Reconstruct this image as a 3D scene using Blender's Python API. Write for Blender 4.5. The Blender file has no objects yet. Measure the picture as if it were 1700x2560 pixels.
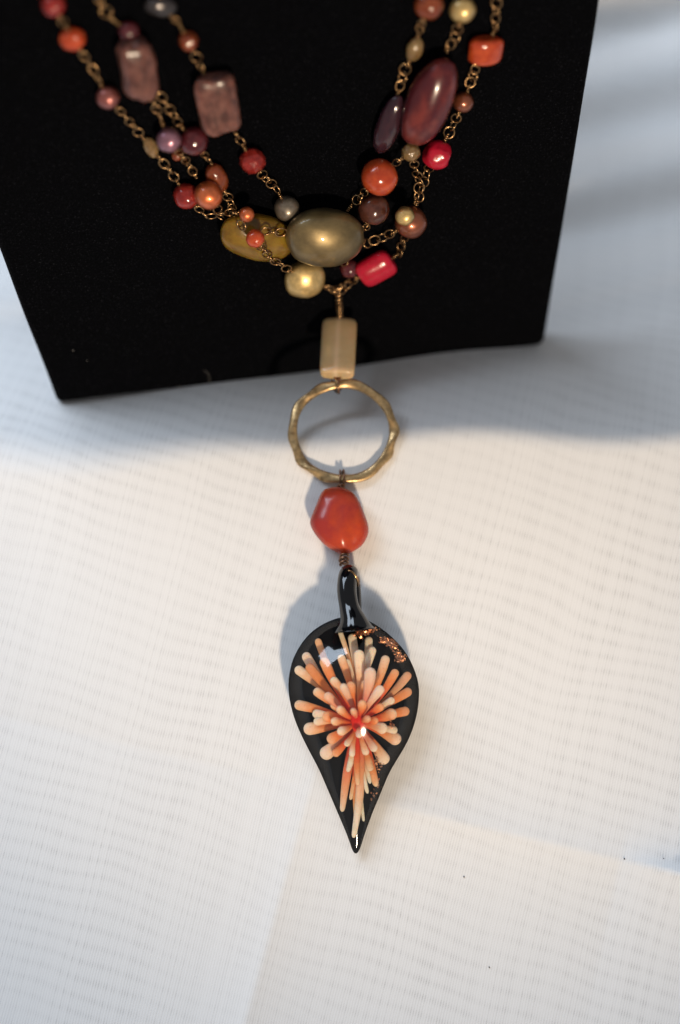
import bpy, bmesh, math, random
import numpy as np
from mathutils import Vector, Matrix, noise
R = math.radians
MM = 0.001
rng = random.Random(11)
sc = bpy.context.scene
C = sc.collection

# ------------------------------------------------------------------ camera
PW, PH = 1700.0, 2560.0
DIST, TILT = 460 * MM, R(8)
cam = bpy.data.objects.new('camera', bpy.data.cameras.new('camera'))
C.objects.link(cam)
cd = cam.data
cd.sensor_fit = 'VERTICAL'; cd.sensor_height = 24; cd.lens = 50
cd.clip_start = 0.01; cd.clip_end = 20
VDIR = Vector((0, math.sin(TILT), -math.cos(TILT)))
CPOS = -VDIR * DIST
cam.location = CPOS
cam.rotation_euler = (TILT, 0, 0)
cd.dof.use_dof = True
cd.dof.focus_distance = 0.448
cd.dof.aperture_fstop = 2.9
sc.camera = cam
FPX = (PH / 2) / (12.0 / 50.0)
RIGHT = Vector((1, 0, 0)); UP = Vector((0, math.cos(TILT), math.sin(TILT)))
PXM = DIST / FPX                       # metres per photo pixel at the cloth

# ------------------------------------------------------------------ light
w = bpy.data.worlds.new('World'); sc.world = w; w.use_nodes = True
bg = w.node_tree.nodes['Background']
bg.inputs[0].default_value = (0.82, 0.84, 0.88, 1); bg.inputs[1].default_value = 0.29

def aim(o, target):
    o.rotation_euler = (Vector(target) - o.location).to_track_quat('-Z', 'Y').to_euler()

# warm table lamp on the near side of the table
ld = bpy.data.lights.new('table_lamp', 'SPOT')
ld.energy = 42.5; ld.color = (1.0, 0.80, 0.58); ld.shadow_soft_size = 0.036
ld.spot_size = R(21.5); ld.spot_blend = 1.0
lamp = bpy.data.objects.new('table_lamp', ld); C.objects.link(lamp)
lamp.location = (0.19, -0.73, 0.65); aim(lamp, (0.0, 0.085, 0.02))

# cool window behind the table, to the left
ad = bpy.data.lights.new('window_light', 'AREA')
ad.shape = 'RECTANGLE'; ad.size = 1.1; ad.size_y = 0.8
ad.energy = 25.5; ad.color = (0.72, 0.84, 1.0)
win = bpy.data.objects.new('window_light', ad); C.objects.link(win)
win.location = (-0.70, 1.05, 0.92); aim(win, (0, 0, 0))

vs = sc.view_settings
vs.view_transform = 'Standard'; vs.look = 'None'; vs.exposure = 0; vs.gamma = 1
vs.use_curve_mapping = False

# ------------------------------------------------------------------ helpers
def ray(px, py):
    d = VDIR + RIGHT * ((px - PW / 2) / FPX) + UP * ((PH / 2 - py) / FPX)
    return d
def onplane(px, py, p0, n):
    d = ray(px, py)
    return CPOS + d * ((p0 - CPOS).dot(n) / d.dot(n))
def onz(px, py, z):
    return onplane(px, py, Vector((0, 0, z)), Vector((0, 0, 1)))

def mesh_obj(name, verts, faces, mat, parent=None, smooth=True):
    me = bpy.data.meshes.new(name)
    me.from_pydata([tuple(v) for v in verts], [], faces)
    me.validate(); me.update()
    if smooth: me.polygons.foreach_set('use_smooth', [True] * len(me.polygons))
    return link(name, me, mat, parent)
def link(name, me, mat, parent=None):
    o = bpy.data.objects.new(name, me)
    C.objects.link(o)
    if mat and not me.materials: me.materials.append(mat)
    elif mat and me.materials[0] != mat:
        o.material_slots[0].link = 'OBJECT'; o.material_slots[0].material = mat
    if parent: o.parent = parent
    return o

def tube(path, radii, sides=8, caps=True):
    """verts, faces of a swept tube; radii scalar or list"""
    n = len(path)
    if not hasattr(radii, '__len__'): radii = [radii] * n
    V, F = [], []
    t0 = (path[1] - path[0]).normalized()
    a = Vector((0, 0, 1)) if abs(t0.z) < 0.9 else Vector((1, 0, 0))
    nrm = (a - t0 * a.dot(t0)).normalized()
    for i, p in enumerate(path):
        t = (path[min(i + 1, n - 1)] - path[max(i - 1, 0)]).normalized()
        nrm = (nrm - t * nrm.dot(t)).normalized()
        b = t.cross(nrm)
        for k in range(sides):
            an = 2 * math.pi * k / sides
            V.append(p + (nrm * math.cos(an) + b * math.sin(an)) * radii[i])
    for i in range(n - 1):
        for k in range(sides):
            k2 = (k + 1) % sides
            F.append((i * sides + k, i * sides + k2, (i + 1) * sides + k2, (i + 1) * sides + k))
    if caps:
        F.append(tuple(range(sides - 1, -1, -1)))
        F.append(tuple(range((n - 1) * sides, n * sides)))
    return V, F

def smooth_path(pts, n):
    """Catmull-Rom through pts"""
    P = [pts[0] * 2 - pts[1]] + list(pts) + [pts[-1] * 2 - pts[-2]]
    out = []; segs = len(pts) - 1
    for i in range(n):
        f = i / (n - 1) * segs; k = min(int(f), segs - 1); t = f - k
        a, b, c, d = P[k], P[k + 1], P[k + 2], P[k + 3]
        out.append(0.5 * ((2 * b) + (c - a) * t + (2 * a - 5 * b + 4 * c - d) * t * t + (3 * b - a - 3 * c + d) * t ** 3))
    return out

# ------------------------------------------------------------------ materials
class NT:
    def __init__(s, name):
        s.m = bpy.data.materials.new(name); s.m.use_nodes = True
        s.t = s.m.node_tree; s.t.nodes.clear()
        s.out = s.n('ShaderNodeOutputMaterial')
    def n(s, typ, **kw):
        nd = s.t.nodes.new(typ)
        for k, v in kw.items(): setattr(nd, k, v)
        return nd
    def l(s, a, b): s.t.links.new(a, b)
    def math(s, op, a, b=None, c=None):
        nd = s.n('ShaderNodeMath', operation=op)
        for i, x in enumerate((a, b, c)):
            if x is None: continue
            if isinstance(x, (int, float)): nd.inputs[i].default_value = x
            else: s.l(x, nd.inputs[i])
        return nd.outputs[0]
    def mix(s, f, a, b):
        nd = s.n('ShaderNodeMix', data_type='RGBA')
        for i, x in ((0, f), (6, a), (7, b)):
            if isinstance(x, (int, float)): nd.inputs[i].default_value = x
            elif isinstance(x, tuple): nd.inputs[i].default_value = (*x[:3], 1)
            else: s.l(x, nd.inputs[i])
        return nd.outputs[2]
    def noise(s, scale, detail=3, rough=0.5, vec=None, out=0):
        nd = s.n('ShaderNodeTexNoise'); nd.inputs['Scale'].default_value = scale
        nd.inputs['Detail'].default_value = detail; nd.inputs['Roughness'].default_value = rough
        if vec is not None: s.l(vec, nd.inputs['Vector'])
        return nd.outputs[out]
    def ramp(s, f, stops):
        nd = s.n('ShaderNodeValToRGB'); s.l(f, nd.inputs[0])
        e = nd.color_ramp.elements
        while len(e) < len(stops): e.new(0.5)
        for el, (p, c) in zip(e, stops): el.position = p; el.color = (*c[:3], 1)
        return nd.outputs[0]
    def coords(s, which='Object'):
        return s.n('ShaderNodeTexCoord').outputs[which]
    def shift(s, v):
        oi = s.n('ShaderNodeObjectInfo'); nd = s.n('ShaderNodeVectorMath', operation='ADD')
        cx = s.n('ShaderNodeCombineXYZ'); s.l(s.math('MULTIPLY', oi.outputs['Random'], 37.0), cx.inputs[0]); s.l(s.math('MULTIPLY', oi.outputs['Random'], 91.0), cx.inputs[1])
        s.l(v, nd.inputs[0]); s.l(cx.outputs[0], nd.inputs[1]); return nd.outputs[0]
    def bump(s, h, strength, dist):
        nd = s.n('ShaderNodeBump'); nd.inputs['Strength'].default_value = strength
        nd.inputs['Distance'].default_value = dist; s.l(h, nd.inputs['Height'])
        return nd.outputs[0]
    def princ(s, **kw):
        nd = s.n('ShaderNodeBsdfPrincipled')
        for k, v in kw.items():
            k = k.replace('_', ' ')
            if isinstance(v, (int, float)): nd.inputs[k].default_value = v
            elif isinstance(v, tuple): nd.inputs[k].default_value = (*v[:3], 1) if len(v) == 3 and k not in ('Subsurface Radius',) else v
            else: s.l(v, nd.inputs[k])
        s.l(nd.outputs[0], s.out.inputs[0]); return nd

def srgb(r, g, b):
    f = lambda c: (c / 255 / 12.92) if c / 255 <= 0.04045 else ((c / 255 + 0.055) / 1.055) ** 2.4
    return (f(r), f(g), f(b))

WEAVE = R(-14)
def mat_cloth():
    s = NT('woven_cotton')
    co = s.coords()
    mp = s.n('ShaderNodeMapping'); s.l(co, mp.inputs[0]); mp.inputs['Rotation'].default_value = (0, 0, -WEAVE)
    mp.vector_type = 'POINT'
    wob = s.n('ShaderNodeVectorMath', operation='MULTIPLY_ADD')
    nz = s.noise(14, 2, 0.5, co, 1)
    s.l(nz, wob.inputs[0]); wob.inputs[1].default_value = (0.0035, 0.0035, 0); s.l(mp.outputs[0], wob.inputs[2])
    sep = s.n('ShaderNodeSeparateXYZ'); s.l(wob.outputs[0], sep.inputs[0])
    U, Vv = sep.outputs[0], sep.outputs[1]
    pu, pv = 0.56 * MM, 0.34 * MM
    cu = s.math('COSINE', s.math('MULTIPLY', U, 2 * math.pi / pu))
    cv = s.math('COSINE', s.math('MULTIPLY', Vv, 2 * math.pi / pv))
    hu = s.math('MULTIPLY_ADD', cu, 0.5, 0.5); hv = s.math('MULTIPLY_ADD', cv, 0.5, 0.5)
    hole = s.math('MULTIPLY', s.math('POWER', hu, 2.0), s.math('MULTIPLY_ADD', hv, 0.65, 0.35))
    # irregular spinning of the threads: every warp has its own openness
    wi = s.math('FLOOR', s.math('DIVIDE', s.math('ADD', U, pu * 0.5), pu))
    wn = s.n('ShaderNodeTexWhiteNoise', noise_dimensions='1D'); s.l(wi, wn.inputs['W'])
    warp = s.math('MULTIPLY_ADD', wn.outputs[0], 0.8, 0.45)
    # beat with the second cloth layer underneath (moire bands across the weave)
    lay = s.noise(24, 2, 0.5, wob.outputs[0])
    ph = s.math('ADD', s.math('MULTIPLY_ADD', U, 2 * math.pi / (38 * MM), s.math('MULTIPLY', Vv, 2 * math.pi / (3.4 * MM))), s.math('MULTIPLY', lay, 16.0))
    beat = s.math('MULTIPLY_ADD', s.math('COSINE', ph), 0.5, 0.5)
    beat = s.math('POWER', beat, 2.2)
    patch = s.math('MAXIMUM', s.math('MULTIPLY_ADD', s.noise(22, 3, 0.55, co), 2.4, -0.62), 0.08)
    beat = s.math('MULTIPLY', beat, patch)
    dark = s.math('MULTIPLY', s.math('MULTIPLY', hole, warp), s.math('MULTIPLY_ADD', beat, 0.34, 0.19))
    dark = s.math('MINIMUM', dark, 1.0)
    col = s.mix(dark, (0.80, 0.79, 0.775), (0.22, 0.21, 0.20))
    col = s.mix(s.math('MULTIPLY', beat, s.math('MULTIPLY_ADD', wn.outputs[0], 0.07, 0.015)), col, (0.25, 0.24, 0.23))
    fine = s.noise(2600, 2, 0.6, co)
    col = s.mix(s.math('MULTIPLY', fine, 0.10), col, (0.5, 0.5, 0.5))
    b = s.bump(s.math('SUBTRACT', s.math('MULTIPLY', fine, 0.35), s.math('MULTIPLY', hole, 0.6)), 0.35, 0.00012)
    s.princ(Base_Color=col, Roughness=0.92, Normal=b, Specular_IOR_Level=0.15)
    return s.m

def mat_velvet():
    s = NT('black_velvet')
    co = s.coords()
    f = s.noise(2300, 2, 0.7, co); g = s.noise(60, 3, 0.5, co)
    col = s.ramp(f, [(0.35, (0.0005, 0.0006, 0.0010)), (0.62, (0.0014, 0.0016, 0.0025)), (0.74, (0.010, 0.0105, 0.0135))])
    b = s.bump(f, 0.8, 0.0003)
    s.princ(Base_Color=col, Roughness=1.0, Specular_IOR_Level=0.03, Normal=b,
            Sheen_Weight=0.008, Sheen_Roughness=0.6)
    return s.m

def mat_pearl(name, base, edge, rough=0.28, coat=0.7):
    base = tuple(min(0.95, x * 0.9) for x in base); edge = tuple(x * 0.5 for x in edge)
    s = NT(name)
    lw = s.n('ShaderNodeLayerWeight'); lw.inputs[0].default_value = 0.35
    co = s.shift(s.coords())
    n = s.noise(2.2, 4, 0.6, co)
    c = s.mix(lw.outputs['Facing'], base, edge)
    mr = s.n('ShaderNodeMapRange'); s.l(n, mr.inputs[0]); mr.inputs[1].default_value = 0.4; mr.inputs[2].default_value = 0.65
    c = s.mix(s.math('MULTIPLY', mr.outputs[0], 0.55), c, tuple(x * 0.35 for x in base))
    s.princ(Base_Color=c, Roughness=rough + 0.08, Metallic=0.6, Specular_IOR_Level=0.6, Coat_Weight=coat,
            Coat_Roughness=0.05, Normal=s.bump(n, 0.06, 0.0003))
    return s.m

def mat_stone(name, base, dark, rough=0.16, sss=0.25, scale=1.7, trans=0.1, vein=0.6, k=0.9):
    base = tuple(x * k for x in base); dark = tuple(x * k for x in dark)
    s = NT(name)
    co = s.shift(s.coords())
    n = s.noise(scale, 5, 0.62, co)
    m = s.n('ShaderNodeMapRange'); s.l(n, m.inputs[0]); m.inputs[1].default_value = 0.38; m.inputs[2].default_value = 0.60
    c = s.mix(s.math('MULTIPLY', m.outputs[0], min(1.0, vein * 1.35)), base, dark)
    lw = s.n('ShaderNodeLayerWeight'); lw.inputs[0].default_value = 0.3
    c = s.mix(s.math('MULTIPLY', lw.outputs['Facing'], 0.7), c, tuple(x * 0.3 for x in dark))  # rim shading put into the colour, imitating the dark fresnel edge
    n2 = s.noise(scale * 6, 4, 0.65, co)
    c = s.mix(s.math('MULTIPLY', n2, 0.18), c, tuple(x * 0.5 for x in dark))
    s.princ(Base_Color=c, Roughness=s.math('MULTIPLY_ADD', n2, 0.12, rough - 0.05), Specular_IOR_Level=0.3,
            Subsurface_Weight=min(1.0, sss * 2), Subsurface_Radius=(0.004, 0.0014, 0.0009), Subsurface_Scale=1.0,
            Coat_Weight=0.5 if rough < 0.19 else 0.2, Coat_Roughness=0.03 if rough < 0.19 else 0.12, Normal=s.bump(n, 0.12, 0.0008),
            Transmission_Weight=trans, IOR=1.5)
    return s.m

def mat_metal(name, col, dark, rough):
    s = NT(name)
    co = s.coords()
    n = s.noise(700, 4, 0.65, co)
    g = s.n('ShaderNodeNewGeometry')
    m = s.n('ShaderNodeMapRange'); s.l(n, m.inputs[0]); m.inputs[1].default_value = 0.38; m.inputs[2].default_value = 0.7
    c = s.mix(m.outputs[0], col, dark)
    s.princ(Base_Color=c, Metallic=1.0, Roughness=s.math('MULTIPLY_ADD', n, 0.25, rough - 0.1),
            Normal=s.bump(n, 0.12, 0.0002))
    return s.m

def mat_petal():
    s = NT('petal_glass')
    at = s.n('ShaderNodeAttribute', attribute_name='along')
    oi = s.n('ShaderNodeObjectInfo')
    t = at.outputs['Fac']
    n = s.noise(900, 3, 0.6, s.coords())
    t2 = s.math('ADD', t, s.math('MULTIPLY_ADD', oi.outputs['Random'], 0.36, -0.18))
    t2 = s.math('ADD', t2, s.math('MULTIPLY_ADD', n, 0.16, -0.08))
    c = s.ramp(t2, [(0.06, (0.70, 0.018, 0.010)), (0.30, (0.68, 0.075, 0.018)), (0.54, (0.76, 0.26, 0.085)), (0.72, (0.80, 0.46, 0.26)), (0.86, (0.84, 0.64, 0.46))])
    lw = s.n('ShaderNodeLayerWeight'); lw.inputs[0].default_value = 0.4
    c = s.mix(s.math('MULTIPLY', lw.outputs['Facing'], 0.45), c, (0.50, 0.13, 0.04))
    sp = s.noise(2600, 3, 0.7, s.coords())
    c = s.mix(s.math('MULTIPLY', s.math('GREATER_THAN', sp, 0.63), 0.4), c, (0.40, 0.16, 0.08))
    ti = s.n('ShaderNodeAttribute', attribute_name='tint').outputs['Fac']
    c = s.mix(s.math('MULTIPLY', s.math('MAXIMUM', ti, 0.0), s.math('MULTIPLY', t, 0.75)), c, (0.58, 0.15, 0.015))
    c = s.mix(s.math('MULTIPLY', s.math('MAXIMUM', s.math('MULTIPLY', ti, -1.0), 0.0), s.math('MULTIPLY', t, 0.8)), c, (0.70, 0.53, 0.44))
    s.princ(Base_Color=c, Roughness=0.4, Specular_IOR_Level=0.15, Subsurface_Weight=0.6,
            Subsurface_Radius=(0.0014, 0.0007, 0.0004), Subsurface_Scale=1.0)
    return s.m

def mat_clear():
    s = NT('clear_glass')
    tr = s.n('ShaderNodeBsdfTransparent'); tr.inputs[0].default_value = (0.97, 0.97, 0.97, 1)
    gl = s.n('ShaderNodeBsdfGlossy'); gl.inputs['Roughness'].default_value = 0.075
    gl.inputs['Color'].default_value = (1, 1, 1, 1)
    fr = s.n('ShaderNodeFresnel'); fr.inputs[0].default_value = 1.5
    lw = s.n('ShaderNodeLayerWeight'); lw.inputs[0].default_value = 0.5
    fo = s.math('MULTIPLY_ADD', lw.outputs['Facing'], -0.05, 0.055)
    fo = s.math('MAXIMUM', fo, 0.012)
    mx = s.n('ShaderNodeMixShader')
    s.l(fo, mx.inputs[0]); s.l(tr.outputs[0], mx.inputs[1]); s.l(gl.outputs[0], mx.inputs[2])
    s.l(mx.outputs[0], s.out.inputs[0])
    return s.m

M = {}
M['cloth'] = mat_cloth(); M['velvet'] = mat_velvet()
M['wire'] = mat_metal('bronze_wire', (0.52, 0.32, 0.15), (0.14, 0.075, 0.035), 0.25)
M['dark_wire'] = mat_metal('darkened_copper_wire', (0.36, 0.19, 0.11), (0.10, 0.055, 0.035), 0.33)
M['brass'] = mat_metal('antique_brass', (0.72, 0.49, 0.24), (0.22, 0.14, 0.07), 0.36)
M['black_glass'] = (lambda s: (s.princ(Base_Color=(0.003, 0.0032, 0.004), Roughness=0.07, Specular_IOR_Level=0.5,
        Normal=s.bump(s.noise(500, 2, 0.5, s.coords()), 0.02, 0.0004)), s.m)[1])(NT('black_glass'))
M['black_core'] = (lambda s: (s.princ(Base_Color=(0.0022, 0.0022, 0.0028), Roughness=0.6, Specular_IOR_Level=0.1), s.m)[1])(NT('black_glass_core'))
M['petal'] = mat_petal(); M['clear'] = mat_clear()
M['copper_flake'] = mat_metal('copper_flake', (0.85, 0.40, 0.20), (0.35, 0.12, 0.06), 0.35)
M['lint'] = (lambda s: (s.princ(Base_Color=(0.22, 0.21, 0.20), Roughness=0.9), s.m)[1])(NT('pale_lint'))
M['speck'] = (lambda s: (s.princ(Base_Color=(0.05, 0.05, 0.055), Roughness=0.9), s.m)[1])(NT('dark_speck'))

# bead materials
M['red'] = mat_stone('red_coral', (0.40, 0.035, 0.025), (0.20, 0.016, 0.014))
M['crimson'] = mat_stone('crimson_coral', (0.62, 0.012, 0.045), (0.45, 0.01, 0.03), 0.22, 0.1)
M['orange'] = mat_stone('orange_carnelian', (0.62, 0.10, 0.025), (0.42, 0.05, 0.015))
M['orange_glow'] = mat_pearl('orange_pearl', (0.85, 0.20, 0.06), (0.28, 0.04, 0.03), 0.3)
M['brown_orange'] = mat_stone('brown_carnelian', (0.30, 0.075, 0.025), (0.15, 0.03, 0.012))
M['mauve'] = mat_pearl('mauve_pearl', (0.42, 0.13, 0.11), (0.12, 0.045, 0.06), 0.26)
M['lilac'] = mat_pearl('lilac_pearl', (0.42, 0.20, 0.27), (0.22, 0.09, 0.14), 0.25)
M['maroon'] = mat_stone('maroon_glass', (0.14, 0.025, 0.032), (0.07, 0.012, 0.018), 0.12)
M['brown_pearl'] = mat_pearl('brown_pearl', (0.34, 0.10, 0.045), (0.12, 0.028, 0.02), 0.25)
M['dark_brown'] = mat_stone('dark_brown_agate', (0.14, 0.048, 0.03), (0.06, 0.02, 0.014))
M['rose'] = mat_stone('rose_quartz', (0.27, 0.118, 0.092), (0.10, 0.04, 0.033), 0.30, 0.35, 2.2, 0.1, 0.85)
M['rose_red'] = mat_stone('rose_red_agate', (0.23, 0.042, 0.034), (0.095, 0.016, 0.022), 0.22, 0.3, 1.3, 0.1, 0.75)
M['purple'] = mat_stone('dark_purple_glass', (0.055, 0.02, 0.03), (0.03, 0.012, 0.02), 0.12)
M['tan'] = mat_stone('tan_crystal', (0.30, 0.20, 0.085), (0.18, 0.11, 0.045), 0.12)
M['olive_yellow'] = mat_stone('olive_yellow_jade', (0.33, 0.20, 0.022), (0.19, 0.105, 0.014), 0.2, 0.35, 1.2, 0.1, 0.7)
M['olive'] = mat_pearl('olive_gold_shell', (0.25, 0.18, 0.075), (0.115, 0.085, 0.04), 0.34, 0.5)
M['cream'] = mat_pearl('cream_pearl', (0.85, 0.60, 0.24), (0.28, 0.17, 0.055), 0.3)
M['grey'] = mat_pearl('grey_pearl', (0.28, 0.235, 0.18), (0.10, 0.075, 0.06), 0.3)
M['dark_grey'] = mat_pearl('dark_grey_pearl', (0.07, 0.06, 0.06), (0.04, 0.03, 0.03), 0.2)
M['peach'] = mat_stone('peach_aventurine', (0.62, 0.45, 0.25), (0.50, 0.35, 0.17), 0.16, 0.22, 140, 0.0, 0.5, 0.9)
_t = M['peach'].node_tree; _p = [n for n in _t.nodes if n.type == 'BSDF_PRINCIPLED'][0]
_a = _t.nodes.new('ShaderNodeAttribute'); _a.attribute_name = 'core'
_m = _t.nodes.new('ShaderNodeMix'); _m.data_type = 'RGBA'; _m.inputs[7].default_value = (0.68, 0.50, 0.34, 1)
_k = _t.nodes.new('ShaderNodeMath'); _k.operation = 'MULTIPLY'; _k.inputs[1].default_value = 0.6
_t.links.new(_a.outputs['Fac'], _k.inputs[0]); _t.links.new(_k.outputs[0], _m.inputs[0])
_t.links.new(_p.inputs['Base Color'].links[0].from_socket, _m.inputs[6]); _t.links.new(_m.outputs[2], _p.inputs['Base Color'])
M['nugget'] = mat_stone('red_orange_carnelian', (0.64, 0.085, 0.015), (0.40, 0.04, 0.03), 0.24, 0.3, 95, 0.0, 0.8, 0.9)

# ------------------------------------------------------------------ tablecloth
# cloth frame: rises to a soft shoulder in front of the display, then falls away behind it
RA = onz(0, 1160, 0); RB = onz(1700, 1096, 0)
rdir = (RB - RA).normalized(); rn = Vector((-rdir.y, rdir.x, 0))
K1a, K1b = onz(0, 1790, 0), onz(1700, 2183, 0)        # cross crease
K2a, K2b = onz(800, 1885, 0), onz(612, 2560, 0)       # lengthwise crease
K3a, K3b = onz(1560, 2160, 0), onz(1700, 2010, 0)     # small tuck at the right
def ldist(x, y, a, b):
    d = (b - a).normalized()
    return (x - a.x) * (-d.y) + (y - a.y) * d.x, (x - a.x) * d.x + (y - a.y) * d.y
def softramp(s, s0, s1, k):
    """integral of a slope that eases from 0 to k between s0 and s1"""
    t = np.clip((s - s0) / (s1 - s0), 0, 1)
    return k * (s1 - s0) * (t ** 3 - t ** 4 / 2) + k * np.clip(s - s1, 0, None)
def cloth_z(x, y):
    x = np.asarray(x, float); y = np.asarray(y, float)
    s, al = ldist(x, y, RA, RB)
    wob = 1.4 * MM * np.sin(al / 0.021 + 0.6) + 0.8 * MM * np.sin(al / 0.0093)
    s = s + wob
    soft = 4.5 * MM + 7 * MM * np.clip(1 - al / 0.06, 0, 1)
    z = -softramp(s, -0.35 * soft, soft, 0.90)
    z = z + softramp(s, 122 * MM, 155 * MM, 0.90)
    # loose folds of the cloth lying behind the display
    back = np.clip((s - 22 * MM) / (45 * MM), 0, 1) ** 1.4
    z = z + back * (7.2 * MM * (np.sin((y * 0.97 - x * 0.28) / 0.0058 + 0.9) - 1.0)
                    + 2.0 * MM * np.sin((y * 0.8 + x * 0.55) / 0.017 + 2.0))
    # gentle swell of the front part
    z = z + 0.9 * MM * np.sin(x / 0.034 + 0.8) * np.sin(y / 0.04 + 0.4) * np.clip((-s) / (25 * MM), 0, 1)
    # ironed creases
    d1, a1 = ldist(x, y, K1a, K1b)
    amp1 = -0.28 + 1.28 / (1 + np.exp(-(a1 - 0.078) / 0.007))
    z = z + 2.0 * MM * amp1 * np.exp(-np.abs(d1) / (9 * MM))
    d2, a2 = ldist(x, y, K2a, K2b)
    amp2 = 1 / (1 + np.exp(-(a2 - 0.003) / 0.006))
    z = z + 1.7 * MM * amp2 * np.exp(-np.abs(d2) / (7 * MM))
    d3, a3 = ldist(x, y, K3a, K3b)
    # the cross crease pops up toward the right
    a0 = (onz(1550, 2150, 0) - K1a).dot((K1b - K1a).normalized())
    pop = np.clip((a1 - a0) / (13 * MM), 0, 2.0)
    z = z + 4.6 * MM * pop * np.where(d1 < 0, np.exp(np.minimum(d1, 0) / (16 * MM)), np.exp(-np.maximum(d1, 0) / (3.6 * MM)))
    return z
def cz(x, y): return float(cloth_z(x, y))

def axis(lo, hi, step, out_lo, out_hi, big):
    a = np.arange(lo, hi + step / 2, step)
    def grow(start, end, sgn):
        v = []; st = step; p = start
        while (p - end) * sgn < 0:
            st = min(st * 1.25, big); p = p + sgn * st; v.append(p)
        return np.array(v)
    return np.concatenate([grow(lo, out_lo, -1)[::-1], a, grow(hi, out_hi, 1)])
xs = axis(-0.085, 0.085, 0.0007, -0.34, 0.34, 0.006)
ys = axis(-0.125, 0.115, 0.0007, -0.30, 0.40, 0.006)
X, Y = np.meshgrid(xs, ys)
Z = cloth_z(X, Y)
nx, ny = len(xs), len(ys)
co = np.stack([X, Y, Z], -1).reshape(-1, 3)
ii = np.arange(nx * ny).reshape(ny, nx)
quads = np.stack([ii[:-1, :-1], ii[:-1, 1:], ii[1:, 1:], ii[1:, :-1]], -1).reshape(-1, 4)
me = bpy.data.meshes.new('tablecloth')
me.vertices.add(len(co)); me.vertices.foreach_set('co', co.ravel())
me.loops.add(quads.size); me.loops.foreach_set('vertex_index', quads.ravel().astype(np.int32))
me.polygons.add(len(quads)); me.polygons.foreach_set('loop_start', np.arange(0, quads.size, 4, dtype=np.int32))
me.polygons.foreach_set('loop_total', np.full(len(quads), 4, dtype=np.int32))
me.polygons.foreach_set('use_smooth', np.ones(len(quads), dtype=bool))
me.update(); me.validate()
cloth = link('tablecloth', me, M['cloth'])
cloth['label'] = 'white woven cotton tablecloth with ironed creases under the necklace and display'
cloth['category'] = 'tablecloth'

# ------------------------------------------------------------------ display stand
PANEL_A = R(52)
def oncloth(px, py):
    z = 0.0
    for _ in range(12):
        p = onz(px, py, z); z = z * 0.4 + 0.6 * cz(p.x, p.y)
    return onz(px, py, z)
PA = oncloth(145, 1012); PB = oncloth(1362, 866)
PA.z += 0.5 * MM; PB.z += 0.5 * MM
e1 = (PB - PA).normalized()
h0 = Vector((-e1.y, e1.x, 0)).normalized()                 # horizontal, away from the viewer
e2 = (h0 * math.cos(PANEL_A) + Vector((0, 0, 1)) * math.sin(PANEL_A)); e2 = (e2 - e1 * e2.dot(e1)).normalized()
en = e1.cross(e2).normalized()                              # faces the viewer
def P(px, py, h=0.0):
    return onplane(px, py, PA + en * h, en)
def uv(p): return ((p - PA).dot(e1), (p - PA).dot(e2))
def fromuv(u, v, h=0.0): return PA + e1 * u + e2 * v + en * h

uL = uv(P(0, 628)); uR = uv(P(1502, 0)); uB = uv(P(1362, 866))
# outline of the tapered panel, carried on past the top of the picture to its shoulders
VT = 0.225
def edge_left(v): return uL[0] * (v / uL[1])
def edge_right(v): return uB[0] + (uR[0] - uB[0]) * (v - uB[1]) / (uR[1] - uB[1])
stand = bpy.data.objects.new('necklace_display', None); C.objects.link(stand)
stand.location = PA
stand['label'] = 'black velvet tapered necklace display panel leaning back on the white cloth'
stand['category'] = 'display stand'
bpy.context.view_layer.update()
def rel(o, par):
    """keep world placement when parenting to an empty"""
    o.parent = par; o.matrix_parent_inverse = Matrix.Translation(par.location).inverted(); return o

def slab(outline, t, bev, name, mat, org, a1, a2, n, par):
    """padded slab: outline in (u,v), rounded rim, thickness t behind the face"""
    cu = sum(p[0] for p in outline) / len(outline); cv = sum(p[1] for p in outline) / len(outline)
    prof = [(bev, 0.0), (bev * 0.55, -bev * 0.12), (bev * 0.2, -bev * 0.45), (0, -bev), (0, -t + bev), (bev * 0.2, -t + bev * 0.45), (bev, -t)]
    m = len(outline); V = []; F = []
    def inset(d):
        out = []
        for i in range(m):
            p0 = Vector(outline[i - 1]); p1 = Vector(outline[i]); p2 = Vector(outline[(i + 1) % m])
            d1 = (p1 - p0).normalized(); d2 = (p2 - p1).normalized()
            n1 = Vector((-d1.y, d1.x)); n2 = Vector((-d2.y, d2.x)); b = (n1 + n2)
            b = b / max(b.length_squared, 1e-9) * 2
            out.append(p1 + b * d)
        return out
    for d, z in prof:
        for q in inset(d): V.append(org + a1 * q.x + a2 * q.y + n * z)
    for k in range(len(prof) - 1):
        for i in range(m):
            j = (i + 1) % m
            F.append((k * m + i, (k + 1) * m + i, (k + 1) * m + j, k * m + j))
    F.append(tuple(range(m))); F.append(tuple(range(len(prof) * m - 1, (len(prof) - 1) * m - 1, -1)))
    o = mesh_obj(name, V, F, mat, None, True)
    for p in o.data.polygons:
        if len(p.vertices) > 4: p.use_smooth = False
    return rel(o, par)

def rounded(pts, r, k=6):
    out = []
    m = len(pts)
    for i in range(m):
        p0, p1, p2 = Vector(pts[i - 1]), Vector(pts[i]), Vector(pts[(i + 1) % m])
        a = p1 + (p0 - p1).normalized() * r[i]; b = p1 + (p2 - p1).normalized() * r[i]
        for j in range(k + 1):
            t = j / k; out.append(tuple(a * (1 - t) ** 2 + p1 * 2 * t * (1 - t) + b * t * t))
    return out
ol = rounded([(0, 0), (uB[0], 0), (edge_right(VT), VT), (edge_right(VT) - 0.045, VT + 0.02), (edge_left(VT) + 0.045, VT + 0.02), (edge_left(VT), VT)],
             [0.0012, 0.002, 0.006, 0.01, 0.01, 0.006])
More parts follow.
